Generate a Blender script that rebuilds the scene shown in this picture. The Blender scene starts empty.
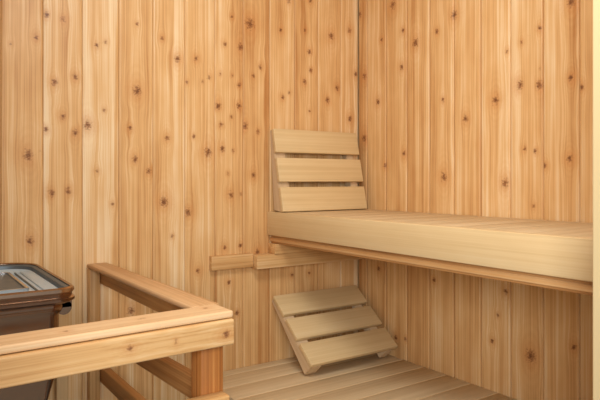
# Corner of a small pine-clad sauna: slatted benches, two headrests, guard rail and heater.
# World: the room corner is x=0, y=0; back wall is the plane y=0 (x negative to the left),
# right wall is the plane x=0 (y negative toward the viewer); floor z=0.  Units are metres.
import bpy, bmesh, math, random
from mathutils import Vector, Matrix
random.seed(7)
COL = bpy.context.scene.collection
EYE = 1.065
KNOTS_BACK = [(-1.057,1.507,0.006),(-1.126,1.448,0.005),(-1.187,1.422,0.003),(-0.966,1.447,0.005),(-0.943,1.459,0.004),(-0.85,1.525,0.004),(-0.773,1.494,0.005),(-0.723,1.437,0.008),(-0.662,1.445,0.006),(-1.08,1.332,0.006),(-1.026,1.351,0.006),(-0.85,1.328,0.011),(-0.692,1.369,0.004),(-0.638,1.377,0.005),(-0.617,1.39,0.006),(-0.585,1.301,0.008),(-0.509,1.307,0.008),(-0.503,1.502,0.01),(-0.559,1.504,0.006),(-0.535,1.597,0.005),(-1.057,1.238,0.006),(-1.101,1.202,0.005),(-1.026,1.196,0.007),(-0.992,1.22,0.009),(-0.946,1.265,0.004),(-0.871,1.217,0.006),(-0.757,1.193,0.006),(-0.669,1.201,0.005),(-0.62,1.155,0.011),(-0.568,1.167,0.008),(-1.144,1.132,0.011),(-1.116,1.143,0.005),(-0.577,1.407,0.004),(-0.533,1.404,0.004),(-0.575,1.244,0.006),(-0.536,1.27,0.005),(-1.086,1.03,0.007),(-1.044,1.035,0.007),(-1.141,0.903,0.008),(-0.966,1.091,0.004),(-0.856,1.127,0.007),(-0.814,1.092,0.006),(-0.767,0.999,0.011),(-0.688,0.966,0.009),(-0.921,0.996,0.004),(-0.741,0.894,0.004),(-0.655,0.78,0.006),(-0.539,1.017,0.008),(-0.502,1.021,0.005),(-0.55,1.086,0.004),(-0.562,0.846,0.006),(-0.504,0.849,0.006),(-0.44,0.825,0.007),(-0.468,1.583,0.014),(-0.429,1.444,0.007),(-0.454,1.413,0.006),(-0.313,1.686,0.006),(-0.221,1.702,0.006),(-0.346,1.58,0.005),(-0.245,1.595,0.005),(-0.226,1.52,0.007),(-0.22,1.455,0.007),(-0.127,1.59,0.01),(-0.042,1.624,0.007),(-0.246,1.413,0.007),(-0.101,1.403,0.008),(-0.144,1.356,0.008),(-0.039,1.294,0.008),(-0.337,1.351,0.006),(-0.313,1.367,0.005),(-0.012,1.464,0.006),(-0.225,1.31,0.004),(-0.485,1.243,0.009),(-0.509,1.377,0.006),(-0.438,1.228,0.007),(-0.532,1.162,0.006),(-0.454,1.081,0.007),(-0.517,0.631,0.006),(-0.546,0.735,0.006),(-0.3,0.735,0.005),(-0.227,0.735,0.005),(-0.868,0.682,0.009),(-1.099,1.512,0.006)]
KNOTS_RIGHT = [(-0.011,1.688,0.008),(-0.188,1.679,0.011),(-0.237,1.579,0.006),(-0.13,1.568,0.005),(-0.296,1.525,0.011),(-0.231,1.455,0.007),(-0.036,1.451,0.009),(-0.461,1.581,0.01),(-0.391,1.545,0.006),(-0.416,1.32,0.005),(-0.506,1.252,0.008),(-0.615,1.298,0.009),(-0.697,1.331,0.009),(-0.755,1.323,0.009),(-0.758,1.366,0.004),(-0.701,1.45,0.004),(-0.757,1.477,0.005),(-0.847,1.329,0.006),(-0.874,1.302,0.006),(-0.848,1.525,0.01),(-0.11,1.347,0.008),(-0.036,1.222,0.01),(-0.712,1.151,0.005),(-0.743,1.144,0.005),(-0.843,1.12,0.007),(-0.242,1.155,0.007),(-0.654,1.433,0.004),(-0.147,1.117,0.007),(-0.42,1.075,0.01),(-0.647,1.057,0.009),(-0.773,1.103,0.005),(-0.739,0.994,0.004),(-0.378,0.743,0.006),(-0.649,0.748,0.006),(-0.855,0.635,0.006),(-0.73,0.582,0.013),(-0.623,0.674,0.004),(-0.604,0.595,0.005),(-0.203,0.517,0.007),(-0.248,0.521,0.006),(-0.114,0.746,0.007)]

# ------------------------------------------------------------------ materials
def wood(name, pale, mid, dark, grain_axis='z', contrast=1.0, rough=.5, tone=.25, coarse=42., fine=260., spec=.35, rand=True, bump=.12):
    """Sawn softwood: streaks stretched along the grain, bent round knots.
    mesh attribute 'knot' = (across/r, along/r, strength); 'board' = random per board."""
    m = bpy.data.materials.new(name); m.use_nodes = True
    nt = m.node_tree; N = nt.nodes; L = nt.links; N.clear()
    def n(t, **k):
        x = N.new(t)
        for a, b in k.items(): setattr(x, a, b)
        return x
    def math_(op, a, b=None, c=None, clamp=False):
        x = n('ShaderNodeMath', operation=op, use_clamp=clamp)
        for i, v in enumerate((a, b, c)):
            if v is None: continue
            if isinstance(v, (int, float)): x.inputs[i].default_value = v
            else: L.new(v, x.inputs[i])
        return x.outputs[0]
    tc = n('ShaderNodeTexCoord')
    sep = n('ShaderNodeSeparateXYZ'); L.new(tc.outputs['Object'], sep.inputs[0])
    ax = 'xyz'.index(grain_axis)
    al = sep.outputs[ax]; others = [sep.outputs[i] for i in range(3) if i != ax]
    kn = n('ShaderNodeAttribute', attribute_name='knot')
    ks = n('ShaderNodeSeparateXYZ'); L.new(kn.outputs['Vector'], ks.inputs[0])
    ku, kz, kk = ks.outputs
    bd = n('ShaderNodeAttribute', attribute_name='board').outputs['Fac']
    # distortion falls off quickly, longer along the grain
    r2 = math_('ADD', math_('MULTIPLY', ku, ku), math_('MULTIPLY', math_('MULTIPLY', kz, kz), .22))
    fall = math_('MULTIPLY', math_('POWER', 2.718, math_('MULTIPLY', r2, -.16)), kk)
    shift = math_('MULTIPLY', math_('MULTIPLY', ku, fall), -.0045)
    if rand:
        rnd = math_('MULTIPLY', n('ShaderNodeObjectInfo').outputs['Random'], 9.)
    else:
        rnd = 0.0
    off = math_('ADD', math_('MULTIPLY', bd, 13.), rnd)
    u = math_('ADD', math_('ADD', others[0], shift), off)
    v = math_('ADD', others[1], math_('MULTIPLY', off, .37))
    w = math_('ADD', al, math_('MULTIPLY', off, 1.7))
    def tex(su, sa, detail=3., dist=0., rough_=.55):
        c = n('ShaderNodeCombineXYZ')
        L.new(math_('MULTIPLY', u, su), c.inputs[0]); L.new(math_('MULTIPLY', v, su), c.inputs[1]); L.new(math_('MULTIPLY', w, sa), c.inputs[2])
        t = n('ShaderNodeTexNoise'); L.new(c.outputs[0], t.inputs['Vector'])
        t.inputs['Scale'].default_value = 1; t.inputs['Detail'].default_value = detail
        t.inputs['Roughness'].default_value = rough_; t.inputs['Distortion'].default_value = dist
        return t.outputs['Fac']
    a = tex(coarse, .75, 2.5, .25)
    b = tex(fine, 2.2, 2.)
    c_ = tex(13., .5, 1.)
    blot = tex(16., 7., 2.)
    s = math_('ADD', math_('ADD', math_('MULTIPLY', math_('SUBTRACT', a, .5), 1.25), math_('MULTIPLY', math_('SUBTRACT', b, .5), 1.1)),
              math_('ADD', math_('MULTIPLY', math_('SUBTRACT', c_, .5), .65), math_('MULTIPLY', math_('SUBTRACT', blot, .5), .5)))
    # rings crowding round a knot
    ring = math_('MULTIPLY', math_('SINE', math_('MULTIPLY', math_('SQRT', r2), 9.)), math_('MULTIPLY', fall, .04))
    s = math_('ADD', math_('MULTIPLY', math_('ADD', s, ring), contrast), .5)
    s = math_('ADD', s, math_('MULTIPLY', math_('SUBTRACT', n('ShaderNodeAttribute', attribute_name='tone').outputs['Fac'], 0.), tone), clamp=True)
    ramp = n('ShaderNodeValToRGB'); L.new(s, ramp.inputs[0])
    e = ramp.color_ramp.elements
    e[0].position = .08; e[0].color = (*pale, 1); e[1].position = .95; e[1].color = (*dark, 1)
    q = e.new(.48); q.color = (*mid, 1)
    def mix(f, A, B):
        x = n('ShaderNodeMix', data_type='RGBA'); L.new(f, x.inputs[0])
        L.new(A, x.inputs[6])
        if isinstance(B, tuple): x.inputs[7].default_value = (*B, 1)
        else: L.new(B, x.inputs[7])
        return x.outputs[2]
    # knot: reddish halo, dark brown heart (ragged edge)
    rag = math_('ADD', math_('MULTIPLY', math_('SUBTRACT', tex(230., 190., 2.), .5), 2.0), .22)
    rr = math_('ADD', math_('SQRT', math_('ADD', math_('MULTIPLY', ku, ku), math_('MULTIPLY', math_('MULTIPLY', kz, kz), .7))), rag)
    def smooth(x, lo, hi):
        mr = n('ShaderNodeMapRange', interpolation_type='SMOOTHSTEP')
        L.new(x, mr.inputs[0]); mr.inputs[1].default_value = lo; mr.inputs[2].default_value = hi
        mr.inputs[3].default_value = 1; mr.inputs[4].default_value = 0
        return mr.outputs[0]
    col = ramp.outputs[0]
    col = mix(math_('MULTIPLY', math_('MULTIPLY', smooth(rr, .6, 3.6), kk), .45), col, tuple(x * y for x, y in zip(mid, (.80, .58, .42))))
    col = mix(math_('MULTIPLY', math_('MULTIPLY', smooth(rr, .35, 1.35), kk), .85), col, (.25, .095, .035))
    col = mix(math_('MULTIPLY', math_('MULTIPLY', smooth(rr, .1, .8), kk), .6), col, (.12, .045, .018))
    bs = n('ShaderNodeBsdfPrincipled'); L.new(col, bs.inputs['Base Color'])
    bs.inputs['Roughness'].default_value = rough
    bs.inputs['Specular IOR Level'].default_value = spec
    bp = n('ShaderNodeBump'); bp.inputs['Strength'].default_value = bump; bp.inputs['Distance'].default_value = .0015
    L.new(s, bp.inputs['Height']); L.new(bp.outputs[0], bs.inputs['Normal'])
    out = n('ShaderNodeOutputMaterial'); L.new(bs.outputs[0], out.inputs[0])
    return m

PINE = dict(pale=(.86, .68, .43), mid=(.715, .45, .200), dark=(.47, .22, .072))
M = {}
M['panel'] = wood('pine_panelling', **PINE, contrast=.86, tone=.26, rand=False, rough=.42)
for a in 'xyz':
    M['pine_' + a] = wood('pine_rail_' + a, (.74, .52, .28), (.64, .39, .165), (.46, .23, .075), a, contrast=.95, coarse=70., rough=.5)
    M['bench_' + a] = wood('bench_wood_' + a, (.75, .60, .36), (.69, .52, .28), (.57, .40, .19), a, contrast=.55, coarse=60., rough=.55, tone=.2)
M['post'] = wood('reddish_post_wood', (.60, .28, .085), (.46, .18, .043), (.27, .09, .02), 'z', contrast=1.1, coarse=70.)
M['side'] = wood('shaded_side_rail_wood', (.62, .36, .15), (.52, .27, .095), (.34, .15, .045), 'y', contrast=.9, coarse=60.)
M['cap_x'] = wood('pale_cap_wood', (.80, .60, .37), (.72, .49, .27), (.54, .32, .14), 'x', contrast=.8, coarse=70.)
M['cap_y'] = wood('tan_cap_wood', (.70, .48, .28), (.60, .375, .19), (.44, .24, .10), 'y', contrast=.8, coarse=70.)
M['beam'] = wood('orange_beam_wood', (.72, .47, .23), (.62, .345, .135), (.42, .19, .06), 'y', contrast=.8, coarse=70.)
M['tread_x'] = wood('weathered_bench_wood', (.72, .57, .37), (.63, .485, .29), (.49, .35, .19), 'x', contrast=.6, coarse=60., rough=.6, tone=.2)
M['strip_x'] = wood('lit_edge_wood', (.80, .62, .38), (.74, .54, .30), (.62, .42, .2), 'x', contrast=.4)  # paler tone holds the highlight along the rounded board edges
M['jamb'] = wood('pale_jamb_wood', (.69, .57, .34), (.66, .53, .29), (.60, .46, .23), 'z', contrast=.35, rough=.5)
M['batten'] = wood('pale_batten_wood', (.70, .52, .30), (.60, .42, .22), (.5, .33, .16), 'z', contrast=.5)

def metal(name, col, rough, metallic=1., noise=0., scale=(30, 30, 2)):
    m = bpy.data.materials.new(name); m.use_nodes = True
    nt = m.node_tree; b = nt.nodes['Principled BSDF']
    b.inputs['Base Color'].default_value = (*col, 1); b.inputs['Metallic'].default_value = metallic
    tc = nt.nodes.new('ShaderNodeTexCoord'); mp = nt.nodes.new('ShaderNodeMapping'); mp.inputs['Scale'].default_value = scale
    t = nt.nodes.new('ShaderNodeTexNoise'); t.inputs['Scale'].default_value = 1; t.inputs['Detail'].default_value = 3
    mr = nt.nodes.new('ShaderNodeMapRange')
    mr.inputs[3].default_value = max(.02, rough - noise); mr.inputs[4].default_value = rough + noise
    nt.links.new(tc.outputs['Object'], mp.inputs[0]); nt.links.new(mp.outputs[0], t.inputs['Vector'])
    nt.links.new(t.outputs['Fac'], mr.inputs[0]); nt.links.new(mr.outputs[0], b.inputs['Roughness'])
    return m
M['steel'] = metal('brushed_steel_casing', (.34, .23, .16), .22, 1., .10)
M['rim'] = metal('polished_steel_rim', (.40, .28, .20), .24, 1., .08)
M['tray'] = metal('grey_steel_tray', (.50, .64, .74), .36, .25, .12, (20, 60, 20))
M['grate'] = metal('dark_steel_plate', (.13, .16, .18), .45, .5, .1)
M['edge'] = metal('bright_steel_edge', (.62, .64, .66), .25, 1., .05)
def plain(name, col, rough=.7, scale=8., amp=.08):
    m = bpy.data.materials.new(name); m.use_nodes = True
    nt = m.node_tree; b = nt.nodes['Principled BSDF']; b.inputs['Roughness'].default_value = rough
    tc = nt.nodes.new('ShaderNodeTexCoord'); t = nt.nodes.new('ShaderNodeTexNoise'); t.inputs['Scale'].default_value = scale
    r = nt.nodes.new('ShaderNodeValToRGB')
    r.color_ramp.elements[0].color = (*[c * (1 - amp) for c in col], 1); r.color_ramp.elements[1].color = (*[min(1, c * (1 + amp)) for c in col], 1)
    nt.links.new(tc.outputs['Object'], t.inputs['Vector']); nt.links.new(t.outputs['Fac'], r.inputs[0]); nt.links.new(r.outputs[0], b.inputs['Base Color'])
    return m
M['floor'] = plain('grey_floor_tile', (.30, .30, .29))
M['outer'] = plain('painted_outer_wall', (.75, .72, .66))
M['pitch'] = plain('dark_groove_backing', (.16, .075, .03))

# ------------------------------------------------------------------ helpers
def link(name, me, mat, parent=None):
    o = bpy.data.objects.new(name, me); COL.objects.link(o)
    if mat:
        me.materials.clear(); me.materials.append(mat)
    if parent: o.parent = parent
    return o
def thing(name, label, cat, loc=(0, 0, 0), group=None):
    o = bpy.data.objects.new(name, None); COL.objects.link(o); o.location = loc
    o.empty_display_size = .05
    o['label'] = label; o['category'] = cat
    if group: o['group'] = group
    return o
def tag(o, label, cat, group=None):
    o['label'] = label; o['category'] = cat
    if group: o['group'] = group
    return o
def knot_at(u, z, knots):
    """offset to the nearest knot in knot radii, and its strength, fading to 0 half way to the next knot"""
    knots = [(a, b, r * 1.4) for a, b, r in knots]
    ds = sorted((((u - a) ** 2 + ((z - b) * .8) ** 2) ** .5 / r, (u - a) / r, (z - b) / r, r) for a, b, r in knots)
    if not ds or ds[0][0] > 9: return (0, 0, 0)
    d, du, dz, r = ds[0]
    k = min(1., max(.55, .55 + (r - .004) / .006))
    if len(ds) > 1: k *= min(1., max(0., (ds[1][0] - d - 1.2) / 2.5))
    return (du, dz, k * min(1., (9 - d) / 3))
def paint(me, knots=None, ua=0, za=2, tone=None, board=None):
    """write the wood attributes; knots are (across, along, radius) in mesh space"""
    tn = me.attributes.new('tone', 'FLOAT', 'POINT'); bo = me.attributes.new('board', 'FLOAT', 'POINT'); k = me.attributes.new('knot', 'FLOAT_VECTOR', 'POINT')
    tv = random.uniform(-.5, .5) if tone is None else tone
    bv = random.random() if board is None else board
    for i, v in enumerate(me.vertices):
        tn.data[i].value = tv; bo.data[i].value = bv
        k.data[i].vector = knot_at(v.co[ua], v.co[za], knots) if knots else (0, 0, 0)
def box_bm(lo, hi, bev=.002, seg=2, bm=None):
    bm = bm or bmesh.new()
    lo, hi = [min(a, b) for a, b in zip(lo, hi)], [max(a, b) for a, b in zip(lo, hi)]
    c = [(a + b) / 2 for a, b in zip(lo, hi)]; s = [b - a for a, b in zip(lo, hi)]
    g = bmesh.ops.create_cube(bm, size=1, matrix=Matrix.Translation(c) @ Matrix.Diagonal((*s, 1)))
    if bev:
        es = list({e for v in g['verts'] for e in v.link_edges})
        bmesh.ops.bevel(bm, geom=es, offset=min(bev, min(s) * .45), segments=seg, profile=.5, affect='EDGES')
    return bm
def finish(bm, name, mat, parent=None, knots=None, ua=0, za=2, tone=None, smooth=True, base=True):
    me = bpy.data.meshes.new(name); bmesh.ops.recalc_face_normals(bm, faces=bm.faces[:])
    bm.to_mesh(me); bm.free()
    if smooth:
        for p in me.polygons: p.use_smooth = True
        me.set_sharp_from_angle(angle=math.radians(50))
    paint(me, knots, ua, za, tone)
    return link(name, me, mat, parent)
def slice_bm(bm, axis, a, b, step):
    n = int((b - a) / step); no = [0, 0, 0]; no[axis] = 1
    for i in range(1, n + 1):
        co = [0, 0, 0]; co[axis] = a + i * step
        bmesh.ops.bisect_plane(bm, geom=bm.verts[:] + bm.edges[:] + bm.faces[:], plane_co=co, plane_no=no)
def board(name, lo, hi, mat, parent=None, bev=.002, knots=None, ua=2, za=0, tone=None):
    bm = box_bm(lo, hi, bev)
    if knots:
        for (a, b, r) in knots:
            for k in range(-12, 13):
                for axis, c in ((ua, a), (za, b)):
                    if k % 2 and abs(k) > 6: continue
                    co = [0, 0, 0]; co[axis] = c + k * r * 1.05; no = [0, 0, 0]; no[axis] = 1
                    bmesh.ops.bisect_plane(bm, geom=bm.verts[:] + bm.edges[:] + bm.faces[:], plane_co=co, plane_no=no)
    # keep the grain off the world origin: shift mesh to its own centre
    c = Vector([(a + b) / 2 for a, b in zip(lo, hi)])
    bmesh.ops.translate(bm, verts=bm.verts, vec=-c)
    if knots: knots = [(a - c[ua], b - c[za], r) for a, b, r in knots]
    o = finish(bm, name, mat, parent, knots, ua, za, tone)
    o.location = c
    return o

# ------------------------------------------------------------------ panelled walls
PITCH = .1025
def panel_wall(name, edges, height, knots, rot, back=.04, ext=0., groove=.0008, bv=.0028):
    """tongue-and-groove boards as one wall mesh; u runs along the wall, z up, face at v=0, room side is v<0"""
    random.seed(sum(map(ord, name)))
    verts, faces, tone, brd, kat = [], [], [], [], []
    g, d = groove, .006
    nz = int(height / .007)
    zs = [height * i / nz for i in range(nz + 1)]
    for u0, u1 in zip(edges[:-1], edges[1:]):
        w = u1 - u0
        prof = [(u0 - .0005, d), (u0 + g, d), (u0 + g, bv * .8), (u0 + g + bv * .35, bv * .25), (u0 + g + bv, 0)]
        nc = max(1, int((w - 2 * bv) / .006)); a, b = u0 + g + bv, u1 - bv
        prof += [(a + (b - a) * i / nc, 0) for i in range(1, nc)]
        prof += [(b, 0), (u1 - bv * .35, bv * .25), (u1, bv * .8), (u1, d)]
        base = len(verts); t = random.uniform(-.5, .5); bb = random.random()
        mine = [k for k in knots if u0 - .004 <= k[0] <= u1 + .004]
        for z in zs:
            for (u, v) in prof:
                verts.append((u, v, z)); tone.append(t); brd.append(bb)
                kat.append(knot_at(u, z, mine))
        m = len(prof)
        for j in range(nz):
            for i in range(m - 1):
                q = base + j * m + i
                faces.append((q, q + 1, q + m + 1, q + m))
    # solid back of the wall
    U0, U1 = edges[0], edges[-1]
    base = len(verts)
    for (u, v, z) in [(U0, d, 0), (U1 + ext, d, 0), (U1 + ext, back, 0), (U0, back, 0), (U0, d, height), (U1 + ext, d, height), (U1 + ext, back, height), (U0, back, height)]:
        verts.append((u, v, z)); tone.append(0); brd.append(0); kat.append((0, 0, 0))
    for f in [(0, 3, 2, 1), (4, 5, 6, 7), (1, 2, 6, 5), (2, 3, 7, 6), (3, 0, 4, 7)]: faces.append(tuple(base + i for i in f))
    me = bpy.data.meshes.new(name); me.from_pydata(verts, [], faces); me.update()
    for nm, ty, data in (('tone', 'FLOAT', tone), ('board', 'FLOAT', brd)):
        a_ = me.attributes.new(nm, ty, 'POINT'); a_.data.foreach_set('value', data)
    k_ = me.attributes.new('knot', 'FLOAT_VECTOR', 'POINT'); k_.data.foreach_set('vector', [c for v in kat for c in v])
    for p in me.polygons: p.use_smooth = True
    me.set_sharp_from_angle(angle=math.radians(40))
    o = link(name, me, M['panel']); o['kind'] = 'structure'
    o.rotation_euler = (0, 0, rot)
    return o
H = 2.0
LW, FW = -1.72, -1.22            # left wall x, front wall y
e1 = [-1.10878 + PITCH * i for i in range(-6, 11)] + [0.0]
e1 = [e for e in e1 if e > LW - .02]; e1[0] = LW - .04
panel_wall('wall_back', e1, H, KNOTS_BACK, 0, ext=.05)
# right wall: local u -> world -y, local v<0 (room side) -> world -x : rotate -90 deg
e2w = [-.1506 - PITCH * (i - 2) for i in range(1, 13)]       # world y of board joints
e2 = [0.0] + [-y for y in e2w if -y > .02]
e2 = [e for e in e2 if e < -FW - .01] + [-FW + .1]
panel_wall('wall_right', e2, H, [(-k[0], k[1], k[2]) for k in KNOTS_RIGHT], -math.pi / 2, groove=.0024, bv=.0042)
# left wall (faces +x): local u -> world y
rk = lambda n, u0, u1: [(random.uniform(u0, u1), random.uniform(.2, 1.9), random.uniform(.004, .009)) for _ in range(n)]
o = panel_wall('wall_left', [i * PITCH for i in range(0, 13)], H, rk(30, 0, 1.2), math.pi / 2)
o.location = (LW, FW - .01, 0)
def structure(name, lo, hi, mat, bev=0):
    bm = box_bm(lo, hi, bev); o = finish(bm, name, mat, smooth=False); o['kind'] = 'structure'; return o
structure('floor', (-2.6, -3.4, -.05), (.05, .05, 0), M['floor'])
structure('ceiling', (LW - .05, FW - .1, H), (.05, .05, H + .04), M['bench_x'])
JX = -.575
# front wall beside the doorway (right part, left part, lintel)
structure('wall_front', (JX + .06, FW - .1, 0), (-.0, FW, H), M['pine_z'])
structure('wall_front_left', (LW - .05, FW - .1, 0), (-1.50, FW, H), M['pine_z'])
structure('wall_front_lintel', (-1.50, FW - .1, 1.93), (JX + .06, FW, H), M['pine_x'])
j = board('trim_1', (JX, FW - .11, 0), (JX + .06, FW, 1.93), M['jamb'], bev=.003); j['kind'] = 'structure'

# ------------------------------------------------------------------ benches
ZT, ZF, ZL = EYE - .1070, EYE - .185, EYE - .615
XB = -.402
ub = thing('upper_bench', 'upper bench of pale crosswise boards with a deep front fascia along the right wall', 'bench', (XB / 2, -.6, 0))
def under(t):     # keep world placement when parented to an unrotated empty
    for c in t.children: c.location = c.location - t.location
y = -.001; i = 0
while y > FW + .02:
    y1 = max(y - .0955, FW + .004)
    board('seat_board', (XB + .022, y1, ZT - .024), (-.002, y, ZT), M['tread_x'], ub, bev=.0022)
    y = y1 - .0025
board('fascia', (XB, FW + .004, ZF), (XB + .0215, -.001, ZT + .0005), M['bench_y'], ub, bev=.0022, tone=.0)
board('support_beam', (-.386, FW + .004, EYE - .2125), (-.352, -.001, ZF - .0005), M['beam'], ub, bev=.002, tone=.3)
board('beam_moulding', (-.392, FW + .004, EYE - .207), (-.3855, -.001, EYE - .192), M['beam'], ub, bev=.003, tone=-.4)
board('bearer', (-.400, -.050, EYE - .246), (-.012, -.0015, EYE - .2128), M['pine_x'], ub, bev=.002, tone=.2)
board('bearer', (-.383, FW + .004, EYE - .246), (-.012, FW + .05, EYE - .2128), M['pine_x'], ub, bev=.002)
under(ub)

thin = board('wall_batten', (-.617, -.019, EYE - .286), (-.466, -.0003, EYE - .241), M['pine_x'], bev=.0015, tone=-.1)
tag(thin, 'short thin pine batten on the back wall, left end standing clear of the bench', 'batten')
thick = board('wall_batten', (-.4655, -.044, EYE - .2915), (-.006, -.0003, EYE - .2463), M['pine_x'], bev=.0015, tone=.1)
tag(thick, 'thicker pine batten on the back wall, tucked under the upper bench end', 'batten')

lb = thing('lower_bench', 'lower platform bench of wide greyish beige boards filling the corner under the upper bench', 'bench', (-.32, -.6, 0))
XL = -.655
ys = [-.001, -.047, -.145, -.241, -.337, -.433, -.529, -.625, -.721, -.817, -.913, -1.009, -1.105, FW + .004]
for a, b in zip(ys[:-1], ys[1:]):
    board('seat_board', (XL, b + .0022, ZL - .026), (-.002, a - (.0022 if a < -.01 else 0), ZL), M['tread_x'], lb, bev=.002)
    if b > FW + .01: board('lit_edge_strip', (XL + .004, b - .0021, ZL - .02), (-.004, b + .0021, ZL - .0012), M['strip_x'], lb, bev=0)  # pale strips added for the light caught on the board edges
board('side_fascia', (XL + .012, FW + .004, ZL - .10), (XL + .034, -.001, ZL - .0262), M['bench_y'], lb)
for yy in (-.06, FW + .06):
    for xx in (XL + .06, -.06): board('leg', (xx - .02, yy - .02, 0), (xx + .02, yy + .02, ZL - .0262), M['pine_z'], lb)
under(lb)

# ------------------------------------------------------------------ headrests
def headrest(label, base):
    """origin at the lower front edge, width along x, slats face -y, wedge-shaped side stiles behind"""
    t = thing('headrest', label, 'headrest', group='slatted wooden headrests')
    W, L = .363, .2835
    h = W / 2
    for k in range(3):
        z0 = k * (.0825 + .018)
        board('slat', (-h, 0, z0), (h, .0155, z0 + .0825), M['bench_x'], t, bev=.0022)
    for x0, x1 in ((-h + .002, -h + .046), (h - .050, h - .018)):
        bm = bmesh.new()
        pr = [(.0156, 0.0), (.060, base), (.0275, L), (.0156, L)]
        vs = [[bm.verts.new((x, y_, z)) for (y_, z) in pr] for x in (x0, x1)]
        bm.faces.new(vs[0]); bm.faces.new(vs[1][::-1])
        for i in range(4): bm.faces.new((vs[0][i], vs[1][i], vs[1][(i + 1) % 4], vs[0][(i + 1) % 4]))
        bmesh.ops.bevel(bm, geom=bm.edges[:], offset=.0018, segments=2, affect='EDGES')
        finish(bm, 'stile', M['stile'], t)
    return t
M['stile'] = wood('weathered_stile_wood', (.70, .55, .37), (.62, .46, .28), (.5, .34, .2), 'z', contrast=.5)
h1 = headrest('slatted wooden headrest leaning upright against the back wall on the upper bench', .0150)
h1.location = (-.2105, -.087, ZT + .0040); h1.rotation_euler = (math.radians(-12.5), 0, 0)
h2 = headrest('slatted wooden headrest tilted low in the corner on the lower bench boards', .006)
tilt = math.atan2(.217, .173)
h2.location = (-.204, -.237, EYE - .5665); h2.rotation_euler = (-tilt, 0, 0)

# ------------------------------------------------------------------ guard rail
gr = thing('guard_rail', 'pine guard rail with flat cap boards turning a corner around the heater', 'guard rail', (-.97, -.74, 0))
ZR = EYE - .235
r1 = board('top_rail', (LW + .006, -.781, ZR - .0125), (-.948, -.713, ZR), M['cap_x'], gr, bev=.0035, tone=-.55, knots=[(-.75, -1.222, .004), (-.735, -.98, .004)], ua=1, za=0)
r2 = board('top_rail', (-.996, -.7100, ZR - .0125), (-.938, -.0030, ZR - .0002), M['cap_y'], gr, bev=.0045, tone=.5)
r3 = board('front_board', (LW + .006, -.787, EYE - .2935), (-.949, -.757, EYE - .2488), M['pine_x'], gr, bev=.003, tone=-.1,
      knots=[(EYE - .268, -1.1345, .0042), (EYE - .273, -.966, .0055)])
r1.rotation_euler.y = r3.rotation_euler.y = -.012
for r_ in (r1, r3): r_.location.z += .0012
r2.rotation_euler.x = -.0065; r2.location.z += .0030
for dz in (.375, .507): board('front_board', (LW + .006, -.787, EYE - dz - .041), (-.958, -.757, EYE - dz), M['pine_x'], gr, bev=.003, tone=.1)
for dz, hh in ((.2492, .040), (.379, .045), (.522, .042)):
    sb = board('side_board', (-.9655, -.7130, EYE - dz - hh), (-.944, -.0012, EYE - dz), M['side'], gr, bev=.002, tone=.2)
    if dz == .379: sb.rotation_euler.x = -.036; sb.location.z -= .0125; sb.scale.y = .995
board('post', (-.999, -.7568, 0), (-.956, -.7135, ZR - .0135), M['post'], gr, bev=.002, tone=.3)
board('post', (-.994, -.032, 0), (-.966, -.0012, ZR - .0128), M['pine_z'], gr, bev=.002, tone=.1)
under(gr)
bt = board('wall_batten', (-1.079, -.024, 0), (-1.049, -.0003, EYE - .42), M['batten'], bev=.0015)
tag(bt, 'pale upright batten on the back wall beside the heater behind the guard rail', 'batten')

# ------------------------------------------------------------------ heater
def ring_pts(cx, cy, hx, hy, r, z, n=8):
    out = []; back = r
    for (sx, sy, a0) in ((1, 1, 0), (-1, 1, 90), (-1, -1, 180), (1, -1, 270)):
        r = max(.001, min(back * (1.5 if sy > 0 else .7), hx - .001, hy - .001))
        for k in range(n + 1):
            a = math.radians(a0 + 90 * k / n)
            out.append((cx + sx * (hx - r) + r * math.cos(a), cy + sy * (hy - r) + r * math.sin(a), z))
    return out
def loft(name, rings, mat, parent, cap0=False, cap1=False, angle=35):
    bm = bmesh.new(); R = [[bm.verts.new(p) for p in r] for r in rings]
    n = len(R[0])
    for a, b in zip(R[:-1], R[1:]):
        for i in range(n): bm.faces.new((a[i], a[(i + 1) % n], b[(i + 1) % n], b[i]))
    if cap0: bm.faces.new(R[0])
    if cap1: bm.faces.new(R[-1])
    me = bpy.data.meshes.new(name); bmesh.ops.recalc_face_normals(bm, faces=bm.faces[:]); bm.to_mesh(me); bm.free()
    for p in me.polygons: p.use_smooth = True
    me.set_sharp_from_angle(angle=math.radians(angle))
    return link(name, me, mat, parent)
HX, HY = -1.367, -.275; hx, hy = .226, .228
ht = thing('sauna_heater', 'dark steel sauna heater with a wide open tray top behind the guard rail', 'heater', (HX, HY, 0))
ZH = .855
def RR(dx, z, r=.06): return ring_pts(0, 0, hx + dx, hy + dx, r + dx if r + dx > .004 else .004, z)
loft('rim', [RR(-.008, ZH - .012), RR(-.008, ZH - .001), RR(-.005, ZH + .001), RR(-.001, ZH - .002), RR(0, ZH - .008), RR(-.004, ZH - .013),
             RR(-.004, ZH - .018), RR(.001, ZH - .021), RR(.001, ZH - .026), RR(-.005, ZH - .030), RR(-.010, ZH - .032), RR(-.02, ZH - .033), RR(-.015, ZH - .020), RR(-.008, ZH - .012)], M['rim'], ht)
loft('casing', [RR(-.022, ZH - .029), RR(-.020, ZH - .040), RR(-.023, ZH - .050), RR(-.027, ZH - .056), RR(-.029, ZH - .165), RR(-.027, ZH - .168), RR(-.028, ZH - .172), RR(-.033, ZH - .176),
                RR(-.052, ZH - .25), RR(-.080, ZH - .40), RR(-.095, ZH - .60)], M['steel'], ht, cap1=True)
loft('seam', [RR(-.0085, ZH - .0200), RR(-.0085, ZH - .0040), RR(-.0095, ZH - .0035), RR(-.0160, ZH - .0060), RR(-.0170, ZH - .0080), RR(-.0170, ZH - .0200), RR(-.0085, ZH - .0200)], M['grate'], ht)
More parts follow.
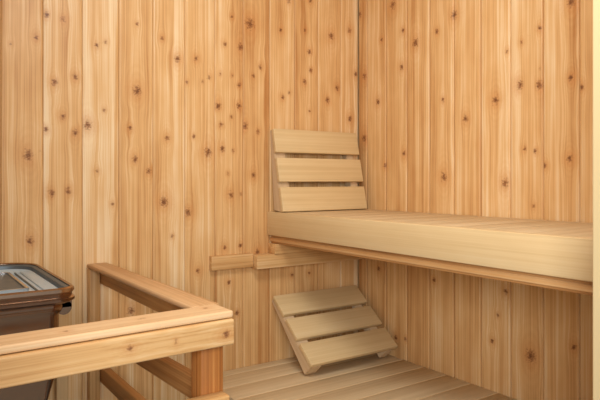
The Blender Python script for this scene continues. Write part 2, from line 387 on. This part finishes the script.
loft('tray', [RR(-.0172, ZH - .0150), RR(-.0200, ZH - .0135), RR(-.0280, ZH - .0165), RR(-.0600, ZH - .0240)], M['tray'], ht, cap1=True)
PX, PY, PW, PH = -.002, .036, .315, .25      # inner plate centre and size
def PR(d, z): return ring_pts(PX, PY, PW / 2 + d, PH / 2 + d, .005, z, 2)
loft('inner_plate', [PR(-.001, ZH - .0245), PR(-.001, ZH - .019), PR(-.004, ZH - .018)], M['grate'], ht, cap1=True)
loft('plate_edge', [PR(.004, ZH - .0242), PR(.004, ZH - .0150), PR(-.0015, ZH - .0150), PR(-.0015, ZH - .0242), PR(.004, ZH - .0242)], M['edge'], ht)
finish(box_bm((.172, -.16, ZH - .0245), (.176, .18, ZH - .019), .002), 'tray_ridge', M['grate'], ht)
finish(box_bm((.183, -.19, ZH - .0245), (.1875, .17, ZH - .0165), .002), 'tray_ridge', M['tray'], ht)
bm = bmesh.new(); cyl = bmesh.ops.create_cone(bm, cap_ends=True, segments=28, radius1=.015, radius2=.015, depth=.012, matrix=Matrix.Translation((.211, -.165, ZH - .048)) @ Matrix.Rotation(math.pi / 2, 4, 'X'))
bmesh.ops.create_cube(bm, size=1, matrix=Matrix.Translation((.211, -.165, ZH - .036)) @ Matrix.Diagonal((.030, .012, .024, 1)))
finish(bm, 'side_bracket', M['steel'], ht)
for sx in (-1, 1):
    for sy in (-1, 1):
        bm = bmesh.new(); bmesh.ops.create_cone(bm, cap_ends=True, segments=20, radius1=.016, radius2=.012, depth=.26, matrix=Matrix.Translation((sx * .10, sy * .10, .13)))
        finish(bm, 'leg', M['steel'], ht)

# ------------------------------------------------------------------ light
def area(name, loc, target, size, power, col, sy=None):
    l = bpy.data.lights.new(name, 'AREA'); l.energy = power; l.size = size; l.color = col
    if sy: l.shape = 'RECTANGLE'; l.size_y = sy
    o = bpy.data.objects.new(name, l); COL.objects.link(o); o.location = loc
    o.rotation_euler = (Vector(target) - Vector(loc)).to_track_quat('-Z', 'Y').to_euler(); return o
area('key_light', (-.95, -1.02, 1.92), (-.15, -.36, .55), .5, 10.8, (1., .97, .92))  # added key, unseen, set high and aimed into the corner
area('doorway_fill', (-1.66, -2.05, 1.25), (-.1, -.60, .75), .5, 18.5, (1., .98, .95))  # added fill, unseen, outside the doorway behind the camera
w = bpy.data.worlds.new('World'); bpy.context.scene.world = w; w.use_nodes = True
w.node_tree.nodes['Background'].inputs[0].default_value = (1, .96, .9, 1)
w.node_tree.nodes['Background'].inputs[1].default_value = .4

# ------------------------------------------------------------------ camera
cam = bpy.data.cameras.new('Camera'); co = bpy.data.objects.new('Camera', cam); COL.objects.link(co)
cam.sensor_width = 36; cam.lens = 588.5 / 600 * 36
cam.shift_y = -(200 - 180.1) / 600; cam.clip_start = .02
co.location = (-1.4414, -1.6994, EYE)
co.rotation_euler = (math.pi / 2, 0, -.60503)
sc = bpy.context.scene; sc.camera = co
sc.view_settings.view_transform = 'Standard'; sc.view_settings.look = 'None'; sc.view_settings.exposure = .12
